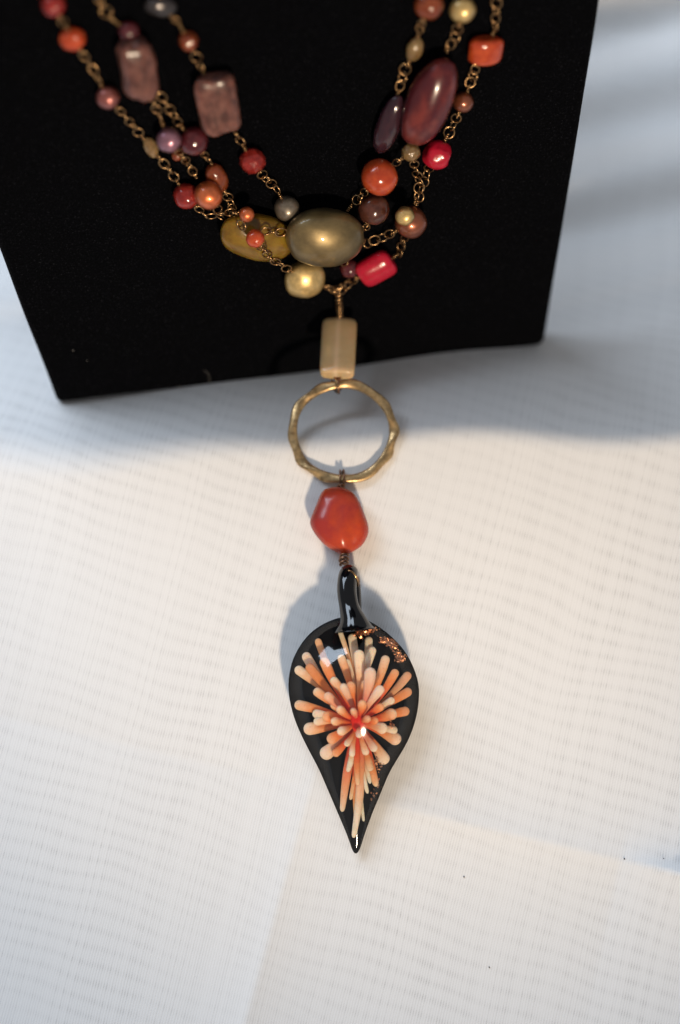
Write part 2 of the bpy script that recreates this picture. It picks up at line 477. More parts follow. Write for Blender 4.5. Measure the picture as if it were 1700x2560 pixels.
# subdivide long edges with a faint hand-covered unevenness
ol2 = []
for i in range(len(ol)):
    a, b = Vector(ol[i]), Vector(ol[(i + 1) % len(ol)])
    k = max(1, int((b - a).length / 0.004))
    for j in range(k):
        q = a.lerp(b, j / k)
        wv = noise.noise(Vector((q.x * 45, q.y * 45, 3.1))) * 0.00022
        ol2.append((q.x + wv, q.y + wv * 0.6))
slab(ol2, 6.5 * MM, 1.3 * MM, 'panel', M['velvet'], PA, e1, e2, en, stand)
# added unseen leaf behind the panel, blocking window light from the right-hand cloth
tl = fromuv(edge_left(VT) + 0.012, VT - 0.004, -6.8 * MM); tr = fromuv(edge_right(VT) - 0.055, VT - 0.004, -6.8 * MM)
fl = tl + h0 * 0.085 + e1 * 0.01; fr_ = tr + h0 * 0.085 - e1 * 0.01
for q in (fl, fr_): q.z = cz(q.x, q.y) + 0.4 * MM
nn = (tr - tl).cross(fl - tl).normalized() * 1.6 * MM
if nn.y < 0: nn = -nn
V = [tl, tr, fr_, fl, tl + nn, tr + nn, fr_ + nn, fl + nn]
F = [(0, 1, 2, 3), (7, 6, 5, 4), (0, 4, 5, 1), (1, 5, 6, 2), (2, 6, 7, 3), (3, 7, 4, 0)]
rel(mesh_obj('light_block_leaf', V, F, M['velvet'], None, False), stand)

# ------------------------------------------------------------------ necklace
neck = bpy.data.objects.new('necklace', None); C.objects.link(neck)
neck.location = P(844, 726, 2 * MM)
neck['label'] = 'multi-strand bead necklace with brass ring and black glass flower pendant hanging over display'
neck['category'] = 'necklace'
bpy.context.view_layer.update()

# --- shapes shared by beads
def superq(ea, eb, nu=28, nv=18, bumps=0.0, seed=0):
    """unit superellipsoid: ea shapes the profile, eb the cross-section"""
    def rad(c, s_, e):
        k = (abs(c) ** (2 / e) + abs(s_) ** (2 / e)) ** (e / 2); return c / k, s_ / k
    V, F = [], []
    for j in range(nv + 1):
        ph = -math.pi / 2 + math.pi * j / nv
        cp, sp = rad(math.cos(ph), math.sin(ph), ea)
        for i in range(nu):
            th = 2 * math.pi * i / nu
            ct, st = rad(math.cos(th), math.sin(th), eb)
            v = Vector((cp * ct, sp, cp * st))
            if bumps:
                v = v * (1 + bumps * noise.noise(v * 1.3 + Vector((seed, 0, 0))) + 0.4 * bumps * noise.noise(v * 3.1 + Vector((0, seed, 0))))
            V.append(v)
    for j in range(nv):
        for i in range(nu):
            k = (i + 1) % nu
            F.append((j * nu + i, (j + 1) * nu + i, (j + 1) * nu + k, j * nu + k))
    return V, F
def unit_mesh(name, V, F, smooth=True):
    me = bpy.data.meshes.new(name); me.from_pydata([tuple(v) for v in V], [], F); me.update()
    bm = bmesh.new(); bm.from_mesh(me); bmesh.ops.remove_doubles(bm, verts=bm.verts, dist=1e-5)
    bmesh.ops.recalc_face_normals(bm, faces=bm.faces); bm.to_mesh(me); bm.free()
    if smooth: me.polygons.foreach_set('use_smooth', [True] * len(me.polygons))
    return me
def faceted_mesh(seed):
    bm = bmesh.new(); bmesh.ops.create_icosphere(bm, subdivisions=2, radius=1)
    r_ = random.Random(seed)
    for v in bm.verts:
        v.co *= 1 + r_.uniform(-0.05, 0.03)
    me = bpy.data.meshes.new('faceted'); bm.to_mesh(me); bm.free()
    return me
SHAPES = {}
def shape(kind, seed):
    k = (kind, seed % 4)
    if k in SHAPES: return SHAPES[k]
    if kind == 'round': me = unit_mesh('round_bead', *superq(1, 1, bumps=0.06, seed=seed % 4 * 7.3))
    elif kind == 'nug': me = unit_mesh('nugget_bead', *superq(0.9, 0.9, bumps=0.16, seed=seed % 4 * 5.1 + 2))
    elif kind == 'facet': me = faceted_mesh(seed % 4)
    elif kind == 'pillow': me = unit_mesh('pillow_bead', *superq(0.45, 0.7, 36, 24, 0.16, seed % 4 + 2))
    elif kind == 'tablet': me = unit_mesh('tablet_bead', *superq(0.30, 0.62, 36, 24, 0.10, seed % 4))
    elif kind == 'barrel': me = unit_mesh('barrel_bead', *superq(0.42, 1.0, 28, 20, 0.03, seed % 4))
    elif kind == 'oval': me = unit_mesh('oval_bead', *superq(0.92, 1, 32, 24, 0.05, seed % 4 * 3.7))
    SHAPES[k] = me
    return me

class Bead: pass
nbead = [0]
def bead(px, py, rx, ry, mat, label, rot=0.0, kind='round', lay=0.0, flat=0.85):
    """rx, ry: half sizes in photo pixels, rot: clockwise degrees in the picture, lay: mm above the velvet"""
    nbead[0] += 1
    c0 = P(px, py, 0); mpp = (c0 - CPOS).dot(VDIR) / FPX
    rm = min(rx, ry) * mpp * flat
    h = rm + lay * MM
    c = P(px, py, h)
    a = R(rot)
    dx, dy = math.cos(a), math.sin(a)
    vx = P(px + rx * dx, py + rx * dy, h) - c
    vy = P(px + ry * dy, py - ry * dx, h) - c
    if abs(rx - ry) / max(rx, ry) < 0.12:
        r_ = (rx + ry) / 2 * ((c - CPOS).dot(VDIR) / FPX)
        ex = vx.normalized(); ey = (vy - ex * vy.dot(ex)).normalized(); ez = ex.cross(ey)
        vx, vy, vz = ex * r_, ey * r_, ez * r_ * 0.97
    else:
        vz = vx.cross(vy).normalized() * rm
    o = link('bead', shape(kind, nbead[0]), mat)
    mt = Matrix((vx, vy, vz)).transposed().to_4x4(); mt.translation = c
    o.parent = neck
    o.matrix_parent_inverse = Matrix.Translation(neck.location).inverted()
    o.matrix_basis = mt
    o['label'] = label
    b = Bead(); b.c = c; b.vx = vx; b.vy = vy; b.o = o
    def extent(d):
        lx = d.dot(vx.normalized()) / vx.length; ly = d.dot(vy.normalized()) / vy.length
        return 1 / max(math.hypot(lx, ly), 1e-6)
    b.extent = extent
    return b

# --- wire: links and coils, meshes shared
WR = 0.16 * MM
LR = 0.95 * MM
def torus_mesh(R_, r_, nu=18, nv=6, sx=1.15, wob=0.06):
    V = [];F = []
    for i in range(nu):
        a = 2 * math.pi * i / nu
        rr = R_ * (1 + wob * math.sin(2 * a + 1) * 0.5)
        for k in range(nv):
            b = 2 * math.pi * k / nv
            q = rr + r_ * math.cos(b)
            V.append((q * math.cos(a) * sx, q * math.sin(a), r_ * math.sin(b)))
    for i in range(nu):
        for k in range(nv):
            i2, k2 = (i + 1) % nu, (k + 1) % nv
            F.append((i * nv + k, i2 * nv + k, i2 * nv + k2, i * nv + k2))
    return unit_mesh('chain_link', V, F)
LINK = [torus_mesh(LR, WR), torus_mesh(LR * 0.86, WR, sx=1.3), torus_mesh(LR * 1.08, WR, sx=1.02)]
def coil_mesh(turns, length, rad, r_, seed=0):
    r2 = random.Random(seed); pts = []
    n = int(turns * 10)
    for i in range(n + 1):
        t = i / n; a = 2 * math.pi * turns * t
        rr = rad * (1 + 0.12 * math.sin(3 * t + seed) - 0.25 * t)
        pts.append(Vector((length * (t + 0.02 * math.sin(a * 0.5)), rr * math.cos(a), rr * math.sin(a))))
    V, F = tube(pts, r_, 6)
    return unit_mesh('wire_coil', V, F)
COIL = [coil_mesh(3.5, 1.0 * MM * 1.6, 0.40 * MM, 0.16 * MM, 1), coil_mesh(4.2, 1.0 * MM * 1.9, 0.36 * MM, 0.16 * MM, 2)]
def frame(d, twist=0.0, ref=None):
    d = d.normalized(); ref = ref or en
    y = ref.cross(d).normalized(); z = d.cross(y)
    y2 = y * math.cos(twist) + z * math.sin(twist); z2 = d.cross(y2)
    return Matrix((d, y2, z2)).transposed().to_4x4()
def put(name, me, mat, c, d, twist=0.0, ref=None, scale=1.0):
    o = link(name, me, mat)
    mt = frame(d, twist, ref); mt.translation = c
    o.parent = neck; o.matrix_parent_inverse = Matrix.Translation(neck.location).inverted()
    o.matrix_basis = mt @ Matrix.Scale(scale, 4)
    return o
def rod(a, b, r_=0.2 * MM, mat=None, name='wire_pin', mid=None):
    pts = [a, (a + b) / 2 if mid is None else mid, b]
    V, F = tube(smooth_path(pts, 8), r_, 6)
    return rel(mesh_obj(name, V, F, mat or M['wire']), neck)
def poly_at(pts, s):
    for a, b in zip(pts, pts[1:]):
        L = (b - a).length
        if s <= L or b is pts[-1]:
            return a + (b - a) * min(1.0, s / max(L, 1e-9)), (b - a).normalized()
        s -= L
def chain(a, b, way=(), h=1.1, coils=(True, True), mat=None):
    """wire-wrapped linkage from bead (or point) a to b through photo-pixel waypoints"""
    mat = mat or M['wire']
    ca = a.c if isinstance(a, Bead) else a; cb = b.c if isinstance(b, Bead) else b
    mids = [P(x, y, h * MM) for x, y in way]
    pts = [ca] + mids + [cb]
    d0 = (pts[1] - pts[0]).normalized(); d1 = (pts[-2] - pts[-1]).normalized()
    if isinstance(a, Bead): pts[0] = ca + d0 * a.extent(d0) * 0.97
    if isinstance(b, Bead): pts[-1] = cb + d1 * b.extent(d1) * 0.97
    tot = sum((q - p).length for p, q in zip(pts, pts[1:]))
    if tot < 0.8 * MM: return
    s0, s1 = 0.0, tot
    if coils[0] and tot > 2.6 * MM:
        p, d = poly_at(pts, 0); put('wire_coil', COIL[rng.randrange(2)], mat, p, d, rng.uniform(0, 6), scale=rng.uniform(0.85, 1.05)); s0 = 1.35 * MM
    if coils[1] and tot > 4.4 * MM:
        p, d = poly_at(pts, tot - 1e-6); put('wire_coil', COIL[rng.randrange(2)], mat, p, -d, rng.uniform(0, 6), scale=rng.uniform(0.85, 1.05)); s1 = tot - 1.35 * MM
    n = max(1, round((s1 - s0) / (1.72 * MM)))
    st = (s1 - s0) / n
    tw = rng.uniform(-0.3, 0.3)
    for i in range(n):
        p, d = poly_at(pts, s0 + st * (i + 0.5))
        tw2 = tw + (0.25 if i % 2 == 0 else 1.15) + rng.uniform(-0.25, 0.25)
        put('chain_link', LINK[rng.randrange(3)], mat, p + en * rng.uniform(-0.1, 0.25) * MM, d, tw2, scale=min(1.12, max(0.62, st / (1.6 * MM))) * rng.uniform(0.94, 1.05))

B = bead
# left, outer strand
A0 = B(133, 12, 31, 31, M['red'], 'dull red round bead', lay=0.5)
A1 = B(182, 99, 33, 27, M['orange'], 'orange carnelian rondelle', rot=-18, kind='nug')
A2 = B(270, 243, 31, 31, M['mauve'], 'mauve pearl with warm sheen')
A3 = B(378, 369, 18, 27, M['tan'], 'small tan crystal bead', rot=-22, kind='facet')
A4 = B(466, 490, 34, 33, M['red'], 'dark red round bead')
A5 = B(617, 536, 20, 20, M['orange_glow'], 'small coral round bead', lay=4.5)
A6 = B(638, 596, 24, 24, M['orange'], 'small bright orange bead', lay=8.2)
A7 = B(763, 698, 51, 42, M['cream'], 'cream freshwater pearl at the bottom of the strands', rot=6, kind='oval', flat=0.95)
# left, middle strand
B1 = B(322, 78, 27, 27, M['maroon'], 'dark red bead half hidden behind the blush stone')
B2 = B(345, 172, 44, 72, M['rose'], 'large blush stone barrel', rot=-11, kind='pillow', flat=0.8, lay=1.5)
B3 = B(422, 350, 33, 32, M['lilac'], 'lilac pearl', lay=2.2)
B4 = B(485, 352, 39, 35, M['maroon'], 'maroon glass bead behind the lilac pearl', kind='oval')
B4b = B(443, 388, 15, 15, M['brown_orange'], 'tiny brown bead')
B5 = B(521, 488, 37, 36, M['orange_glow'], 'orange-red pearl with bright highlight', lay=2.4)
B6 = B(542, 446, 27, 36, M['brown_orange'], 'brown-red bead behind the orange pearl', rot=-20, kind='oval')
B7 = B(645, 594, 92, 56, M['olive_yellow'], 'olive-yellow jade oval', rot=24, kind='oval', flat=0.72)
# left, inner strand
C0 = B(402, 16, 40, 24, M['dark_grey'], 'dark grey pearl', rot=10, kind='oval')
C1 = B(471, 103, 25, 25, M['brown_orange'], 'orange-brown bead', kind='nug')
C2 = B(544, 258, 53, 68, M['rose'], 'rectangular rose quartz tablet', rot=-9, kind='tablet', flat=0.55, lay=1.0)
C3 = B(631, 402, 34, 34, M['red'], 'faceted red round bead', kind='facet')
C4 = B(717, 521, 33, 33, M['grey'], 'silver-grey pearl')
BIG = B(812, 594, 95, 67, M['olive'], 'large olive-gold oval bead in the centre', rot=9, kind='oval', flat=0.85, lay=1.6)
# right, inner strand
D0 = B(1072, 12, 38, 38, M['brown_orange'], 'brown-orange round bead')
D1 = B(1037, 124, 21, 30, M['tan'], 'small grey-tan bead', rot=10)
D2 = B(973, 311, 30, 76, M['purple'], 'long dark purple oval bead', rot=14, kind='oval')
D3 = B(949, 443, 47, 47, M['orange'], 'orange-red agate ball', kind='round', lay=2.0)
# right, middle strand
E0 = B(1156, 24, 35, 34, M['cream'], 'cream pearl high on the strand')
E1 = B(1072, 258, 55, 113, M['rose_red'], 'large rose-red agate oval', rot=16, kind='oval', flat=0.95, lay=0.4)
E2 = B(1027, 380, 25, 25, M['tan'], 'tan faceted crystal', kind='facet', lay=2.5)
E3 = B(1027, 555, 42, 42, M['brown_pearl'], 'brown pearl with gold highlight', lay=0.8)
E3c = B(1012, 540, 25, 25, M['cream'], 'small gold pearl resting on the brown one', lay=6.0)
E4 = B(935, 523, 42, 40, M['dark_brown'], 'dark brown bead behind the agate ball')
# right, outer strand
F1 = B(1214, 126, 43, 31, M['orange'], 'bright orange carnelian rondelle', rot=2, kind='barrel')
F2 = B(1158, 255, 27, 27, M['brown_pearl'], 'brown-gold bead')
F3 = B(1093, 387, 36, 34, M['crimson'], 'deep red coral bead', kind='nug', lay=1.2)
F4 = B(940, 671, 33, 46, M['crimson'], 'crimson coral barrel', rot=58, kind='barrel', lay=0.6)
F5 = B(874, 671, 25, 25, M['maroon'], 'small maroon bead beside the coral barrel')
JOIN = P(846, 728, 2.2 * MM)

chain(P(95, -110, 1 * MM), A0); chain(A0, A1); chain(A1, A2, [(228, 165)]); chain(A2, A3, [(325, 305)])
chain(A3, A4, [(408, 405), (432, 437)])
chain(A4, B7, [(515, 541), (550, 540)], coils=(True, False))
chain(A5, A6, [(600, 560)], h=6.5, coils=(False, False)); chain(B5, A5, [(552, 535), (580, 530)], h=3.0)
chain(A6, A7, [(675, 645)], h=6.0)
chain(A7, JOIN, coils=(True, False))
chain(P(225, -70, 1 * MM), B1, [(252, 8), (275, 45)]); chain(B2, B3, [(395, 280)], h=1.8)
chain(P(400, 235, 1 * MM), B4, [(432, 285), (450, 312)], coils=(False, True))
chain(B3, B5, [(470, 408), (492, 445)], h=1.8)
chain(B4, B6, [(515, 392), (530, 412)])
chain(B6, P(587, 548, 1.3 * MM), [(575, 500), (580, 520)], coils=(True, False))
chain(P(395, -100, 1 * MM), C0); chain(C0, C1, [(445, 55)]); chain(C1, C2, [(494, 150)]); chain(C2, C3, [(592, 338)]); chain(C3, C4, [(661, 444), (690, 470)])
chain(C4, BIG, coils=(False, False)); chain(P(655, 575, 6.5 * MM), P(712, 582, 6.0 * MM), h=6, coils=(False, False))
chain(P(1085, -110, 1 * MM), D0); chain(D0, D1, [(1050, 66)]); chain(D1, D2, [(1010, 180)]); chain(D2, D3)
chain(D3, BIG, [(893, 497), (878, 515)], h=2.0)
chain(P(1175, -110, 1 * MM), E0); chain(E0, E1, [(1140, 85), (1115, 130)]); chain(E1, E2, coils=(False, False)); chain(E2, E3, [(1043, 437), (1050, 462), (1040, 490)], h=1.8)
chain(E2, D3, [(985, 410)], h=3.0)
chain(E4, BIG, [(915, 570)], h=2, coils=(True, False)); chain(E3, BIG, [(962, 592), (918, 607)], h=2.0)
chain(P(1250, -100, 1 * MM), F1, [(1241, 10), (1238, 70)]); chain(F1, F2, [(1187, 172), (1176, 205)]); chain(F2, F3, [(1136, 305)])
chain(F3, E3, [(1070, 425), (1058, 455)], h=1.2)
chain(E3, F4, [(1004, 612), (997, 634)]); chain(F4, JOIN, [(880, 702)], h=1.6, coils=(True, False)); chain(F5, BIG, coils=(False, False))
# upper ends go on over the shoulders of the display
for (x0, y0, x1, y1, m1, lb) in ((92, -190, 100, -120, 'orange', 'orange bead above'), (215, -150, 222, -90, 'brown_pearl', 'brown pearl above'),
                                 (392, -190, 396, -120, 'red', 'red bead above'), (1092, -190, 1086, -125, 'mauve', 'mauve pearl above'),
                                 (1186, -190, 1177, -125, 'red', 'red bead above'), (1262, -180, 1252, -110, 'cream', 'cream pearl above')):
    b0 = B(x0, y0, 28, 28, M[m1], lb); chain(b0, P(x1, y1, 1 * MM))

# --- drop: coil, peach bead, hammered ring, carnelian, pendant
def coil_between(a, b, turns, rad, r_, mat, name='wire_coil', wobble=0.1, seed=3):
    r2 = random.Random(seed); d = b - a; L = d.length; fm = frame(d, 0, Vector((0, 0, 1)))
    pts = []
    n = int(turns * 12)
    for i in range(n + 1):
        t = i / n; an = 2 * math.pi * turns * t
        rr = rad * (1 + wobble * math.sin(7 * t + seed) + wobble * 0.6 * math.sin(17 * t))
        pts.append(a + (fm @ Vector((L * (t + 0.012 * math.sin(9 * t + seed)), rr * math.cos(an), rr * math.sin(an)))))
    V, F = tube(pts, r_, 7)
    return rel(mesh_obj(name, V, F, mat), neck)
for k in range(3):
    put('chain_link', LINK[k], M['wire'], P(838 + 7 * k, 724 + (k % 2) * 5, (1.6 + 0.4 * k) * MM), e1 * math.cos(k * 1.4) + e2 * math.sin(k * 1.4), 0.5 * k)
rod(P(820, 716, 2 * MM), P(860, 712, 2.2 * MM), mid=P(842, 730, 2.6 * MM)); rod(P(828, 722, 2.4 * MM), P(870, 704, 2 * MM), mid=P(846, 722, 3.0 * MM))
ZR = 1.2 * MM
ptop = P(850, 803, 3.4 * MM)
coil_between(P(846, 735, 2.4 * MM), ptop, 8, 0.62 * MM, 0.30 * MM, M['wire'], seed=5)
rod(P(846, 728, 2.4 * MM), ptop, 0.3 * MM)
# peach rectangle bead
q = [onplane(*c_, *pl) for c_, pl in ()]
pbot = onz(842, 939, max(ptop.z - 3.2 * MM, 3.2 * MM))
pd = (pbot - ptop).normalized(); side = (onz(887, 868, ptop.z) - onz(797, 872, ptop.z)); side = (side - pd * side.dot(pd)).normalized()
pn = side.cross(-pd).normalized()
pc = (ptop + pbot) / 2
hw = 45 * PXM * 0.985; hh = (pbot - ptop).length / 2; ht = 1.7 * MM
pk = superq(0.16, 0.34, 60, 36)
Vp = []
for v in pk[0]:
    x, y, z = v
    z = z * (0.72 + 0.28 * math.cos(min(1, abs(x)) * 1.5))          # pillowed faces
    Vp.append(pc + side * x * hw - pd * y * hh + pn * z * ht + side * (y * -0.012 * hw))
o = link('bead', unit_mesh('bead', Vp, pk[1]), M['peach']); rel(o, neck); o['label'] = 'pale peach rectangular stone above the brass ring'
# the paler drill hole shows through its middle
at = o.data.attributes.new('core', 'FLOAT', 'POINT')
at.data.foreach_set('value', [math.exp(-(((v.co - pc).dot(side) / hw + 0.06) / 0.13) ** 2) for v in o.data.vertices])
rod(pbot - pd * 0.4 * MM, onz(843, 955, ZR + 0.6 * MM), 0.22 * MM, M['dark_wire'])

# hammered brass ring
rc = onz(857, 1079, ZR)
rpx = PXM
nring = 160; sec = 12; V = []; F = []
for i in range(nring):
    a = 2 * math.pi * i / nring
    wv = math.sin(10 * a + 0.9 + 0.7 * math.sin(2 * a) + 0.4 * math.sin(3 * a + 1)) * (0.8 + 0.3 * math.sin(3 * a + 2))
    sh = min(1.0, max(0.0, 0.5 + 0.5 * wv))
    rr = (123.5 + 1.2 * math.sin(5 * a + 1) + 1.6 * wv) * rpx
    dirv = Vector((math.cos(a) * 1.025, math.sin(a) * 0.985, 0))
    wr = (10.2 + 3.2 * sh ** 1.3) * rpx          # radial half width: wide where hammered flat
    wz = (10.0 - 3.5 * sh) * rpx
    cen = rc + dirv * rr + Vector((0, 0, 0.25 * MM * math.sin(3 * a)))
    for k in range(sec):
        b = 2 * math.pi * k / sec
        cb, sb = math.cos(b), math.sin(b)
        cx = math.copysign(abs(cb) ** 0.75, cb); sz = math.copysign(abs(sb) ** 0.5, sb)
        V.append(cen + dirv.normalized() * cx * wr + Vector((0, 0, 1)) * (sz * wz + cx * wz * 0.3 * math.sin(5 * a + 2 + math.sin(3 * a))))
for i in range(nring):
    for k in range(sec):
        i2, k2 = (i + 1) % nring, (k + 1) % sec
        F.append((i * sec + k, i2 * sec + k, i2 * sec + k2, i * sec + k2))
o = rel(mesh_obj('hammered_ring', V, F, M['brass']), neck); o['label'] = 'antique brass hammered ring'

def wire_loop(cx, cy, z, wpx, hpx, tilt, mat, r_=0.23 * MM, name='wire_loop', dep=1.5 * MM, lean=0.0):
    """oval of wire standing across the rod: wpx/hpx in photo pixels"""
    pts = []
    for i in range(25):
        a = 2 * math.pi * i / 24
        pts.append(onz(cx, cy, z) + Vector((math.sin(a) * lean * PXM + tilt * math.cos(a) * PXM, math.cos(a) * hpx * PXM, math.sin(a) * dep)))
    V, F = tube(pts, r_, 7)
    return rel(mesh_obj(name, V, F, mat), neck)
wire_loop(838, 962, ZR, 4, 20, -7, M['wire'], lean=5, dep=1.9 * MM); wire_loop(846, 963, ZR, 4, 21, -1, M['dark_wire'], dep=1.8 * MM); wire_loop(850, 960, ZR, 4, 19, 5, M['dark_wire'], lean=-4, dep=1.9 * MM)
wire_loop(850, 1198, ZR, 4, 22, 0, M['dark_wire'], dep=1.7 * MM); wire_loop(857, 1198, ZR, 4, 23, 1, M['dark_wire'], dep=1.8 * MM, lean=3)
coil_between(onz(852, 1214, 2.6 * MM), onz(853, 1226, 2.9 * MM), 2.0, 0.75 * MM, 0.24 * MM, M['dark_wire'], seed=8)

# carnelian nugget (outline traced, modelled as an uneven pebble)
ZN = 3.7 * MM
z5 = lambda X_, Y_: (700 + X_ / 4.126, 1180 + Y_ / 4.126)
nog = [(500, 165), (590, 152), (720, 190), (800, 270), (860, 400), (915, 570), (890, 690), (820, 780), (680, 855), (600, 838), (480, 770), (390, 680), (330, 590), (308, 510), (338, 420), (376, 330), (412, 240), (450, 185)]
def dense(pts, n):
    """closed Catmull-Rom resample, even by length"""
    m = len(pts); P_ = [Vector(p) for p in pts]; fine = []
    for i in range(m):
        a, b, c, d = P_[i - 1], P_[i], P_[(i + 1) % m], P_[(i + 2) % m]
        for k in range(12):
            t = k / 12
            fine.append(0.5 * ((2 * b) + (c - a) * t + (2 * a - 5 * b + 4 * c - d) * t * t + (3 * b - a - 3 * c + d) * t ** 3))
    cum = [0]
    for i in range(len(fine)): cum.append(cum[-1] + (fine[(i + 1) % len(fine)] - fine[i]).length)
    out = []; j = 0
    for i in range(n):
        s = cum[-1] * i / n
        while cum[j + 1] < s: j += 1
        t = (s - cum[j]) / max(cum[j + 1] - cum[j], 1e-9)
        out.append(fine[j].lerp(fine[(j + 1) % len(fine)], t))
    return out
no = [z5(*p) for p in dense(nog, 48)]
ncx, ncy = z5(615, 520)
V = []; F = []; rings = 22
for j in range(rings + 1):
    ph = -math.pi / 2 + math.pi * j / rings
    rho = math.cos(ph) ** 0.85 if math.cos(ph) > 1e-6 else 0.0
    hz = math.sin(ph) * 3.4 * MM
    for i, (x, y) in enumerate(no):
        qx = ncx + (x - ncx) * rho; qy = ncy + (y - ncy) * rho
        an = math.atan2(y - ncy, x - ncx)
        # dents: a groove running down from the upper left, a rise at the lower middle
        lx, ly = (qx - ncx) / 70, (qy - ncy) / 80
        hz2 = hz
        if hz > 0:
            hz2 = hz * (1 - 0.10 * math.exp(-((lx + 0.12 + 0.25 * ly) ** 2) / 0.05 - ((ly + 0.25) ** 2) / 0.25) + 0.10 * math.exp(-((lx - 0.02) ** 2 + (ly - 0.48) ** 2) / 0.08))
            hz2 *= 1 - 0.12 * math.exp(-((lx - 0.45) ** 2) / 0.03)
        hz2 += 0.10 * MM * noise.noise(Vector((lx * 2.2, ly * 2.2, 0.7 + (hz > 0))))
        V.append(onz(qx, qy, ZN) + Vector((0, 0, hz2)))
m = len(no)
for j in range(rings):
    for i in range(m):
        k = (i + 1) % m
        F.append((j * m + i, j * m + k, (j + 1) * m + k, (j + 1) * m + i))
me = unit_mesh('bead', V, F); o = link('bead', me, M['nugget']); rel(o, neck); o['label'] = 'red-orange carnelian nugget between ring and pendant'
coil_between(onz(861, 1388, 3.8 * MM), onz(859, 1412, 5.0 * MM), 2.6, 0.85 * MM, 0.27 * MM, M['dark_wire'], seed=4)

# ------------------------------------------------------------------ glass pendant
z6 = lambda X_, Y_: (680 + X_ / 3.688, 1520 + Y_ / 3.688)
tipw = onz(890, 2128, 2.0 * MM)
headw = onz(870, 1560, 8.0 * MM)
pv = (headw - tipw).normalized(); pu = (RIGHT - pv * RIGHT.dot(pv)).normalized(); pnrm = pu.cross(pv).normalized()
def G(X_, Y_, h=0.0):
    return onplane(*z6(X_, Y_), tipw + pnrm * h, pnrm)
outl = [(640, 85), (560, 110), (470, 150), (380, 205), (270, 330), (190, 480), (155, 640), (150, 740), (165, 860), (200, 1000), (260, 1150), (350, 1330), (430, 1480), (500, 1640), (560, 1780), (620, 1920), (680, 2060), (718, 2160), (745, 2240), (775, 2264), (805, 2240),
        (835, 2140), (880, 2010), (935, 1865), (1005, 1700), (1080, 1520), (1160, 1385), (1240, 1250), (1300, 1110), (1340, 960), (1357, 800), (1350, 690), (1310, 560), (1240, 420), (1150, 310), (1050, 220), (960, 160), (880, 115), (800, 85), (720, 78)]
od = dense(outl, 600)
KD = 0.80                                     # dome height over half width
OY = np.array([q.y for q in od]); OX = np.array([q.x for q in od])
itop, itip = int(OY.argmin()), int(OY.argmax())
def side_curve(lo, hi):
    idx = [k % len(od) for k in range(lo, (hi if hi > lo else hi + len(od)) + 1)]
    yy = OY[idx]; xx = OX[idx]; o_ = np.argsort(yy); return yy[o_], xx[o_]
c1, c2 = side_curve(itop, itip), side_curve(itip, itop)
if c1[1].mean() > c2[1].mean(): c1, c2 = c2, c1
TY = np.linspace(OY.min(), OY.max(), 500)
TC = (np.interp(TY, *c1) + np.interp(TY, *c2)) / 2; TW = np.maximum((np.interp(TY, *c2) - np.interp(TY, *c1)) / 2, 0) ** 2
def gauss(a, sg):
    k = np.exp(-0.5 * (np.arange(-4 * sg, 4 * sg + 1) / sg) ** 2); k /= k.sum()
    p = np.concatenate([2 * a[0] - a[4 * sg:0:-1], a, 2 * a[-1] - a[-2:-4 * sg - 2:-1]]); return np.convolve(p, k, 'valid')
TC = gauss(TC, 10); TW = np.maximum(gauss(TW, 9), 0)
def halfw(Y_):
    return float(np.interp(Y_, TY, TC)), math.sqrt(max(float(np.interp(Y_, TY, TW)), 0.25))
U6 = PXM / 3.688
YT, YB = float(OY.min()), float(OY.max())
HD = KD * 600 * U6
def dome_h(X_, Y_):
    c_, w_ = halfw(Y_)
    return KD * math.sqrt(max(w_ * w_ - (X_ - c_) ** 2, 0)) * U6
def lens(hfun, rows=64, cols=28, ph0=0.0, ph1=math.pi):
    V = []; F = []
    for j in range(rows + 1):
        t = j / rows
        Y_ = YT + (YB - YT) * (0.5 - 0.5 * math.cos(math.pi * t)) if t < 0.5 else YT + (YB - YT) * (0.5 - 0.5 * math.cos(math.pi * t))
        c_, w_ = halfw(Y_)
        for i in range(cols + 1):
            a = ph0 + (ph1 - ph0) * i / cols
            V.append(G(c_ - w_ * math.cos(a), Y_, 0) + pnrm * hfun(w_ * U6, math.sin(a)))
    for j in range(rows):
        for i in range(cols):
            b = j * (cols + 1) + i
            F.append((b, b + cols + 1, b + cols + 2, b + 1))
    return V, F
Vb, Fb = lens(lambda w_, s_: 0.10 * w_ * s_)
n0 = len(Vb)
Vk, Fk = lens(lambda w_, s_: -0.30 * w_ * s_)
Vall = Vb + Vk; Fall = Fb + [tuple(reversed([i + n0 for i in f])) for f in Fk]
me = unit_mesh('glass_pendant', Vall, Fall)
pend = link('glass_pendant', me, M['black_core']); rel(pend, neck)
pend['label'] = 'teardrop black glass pendant with peach flower petals inside'
bpy.context.view_layer.update()
Vd, Fd = lens(lambda w_, s_: KD * w_ * s_ + 0.02 * MM, 150, 56)
dome = link('clear_dome', unit_mesh('clear_dome', Vd, Fd), M['clear'], pend)
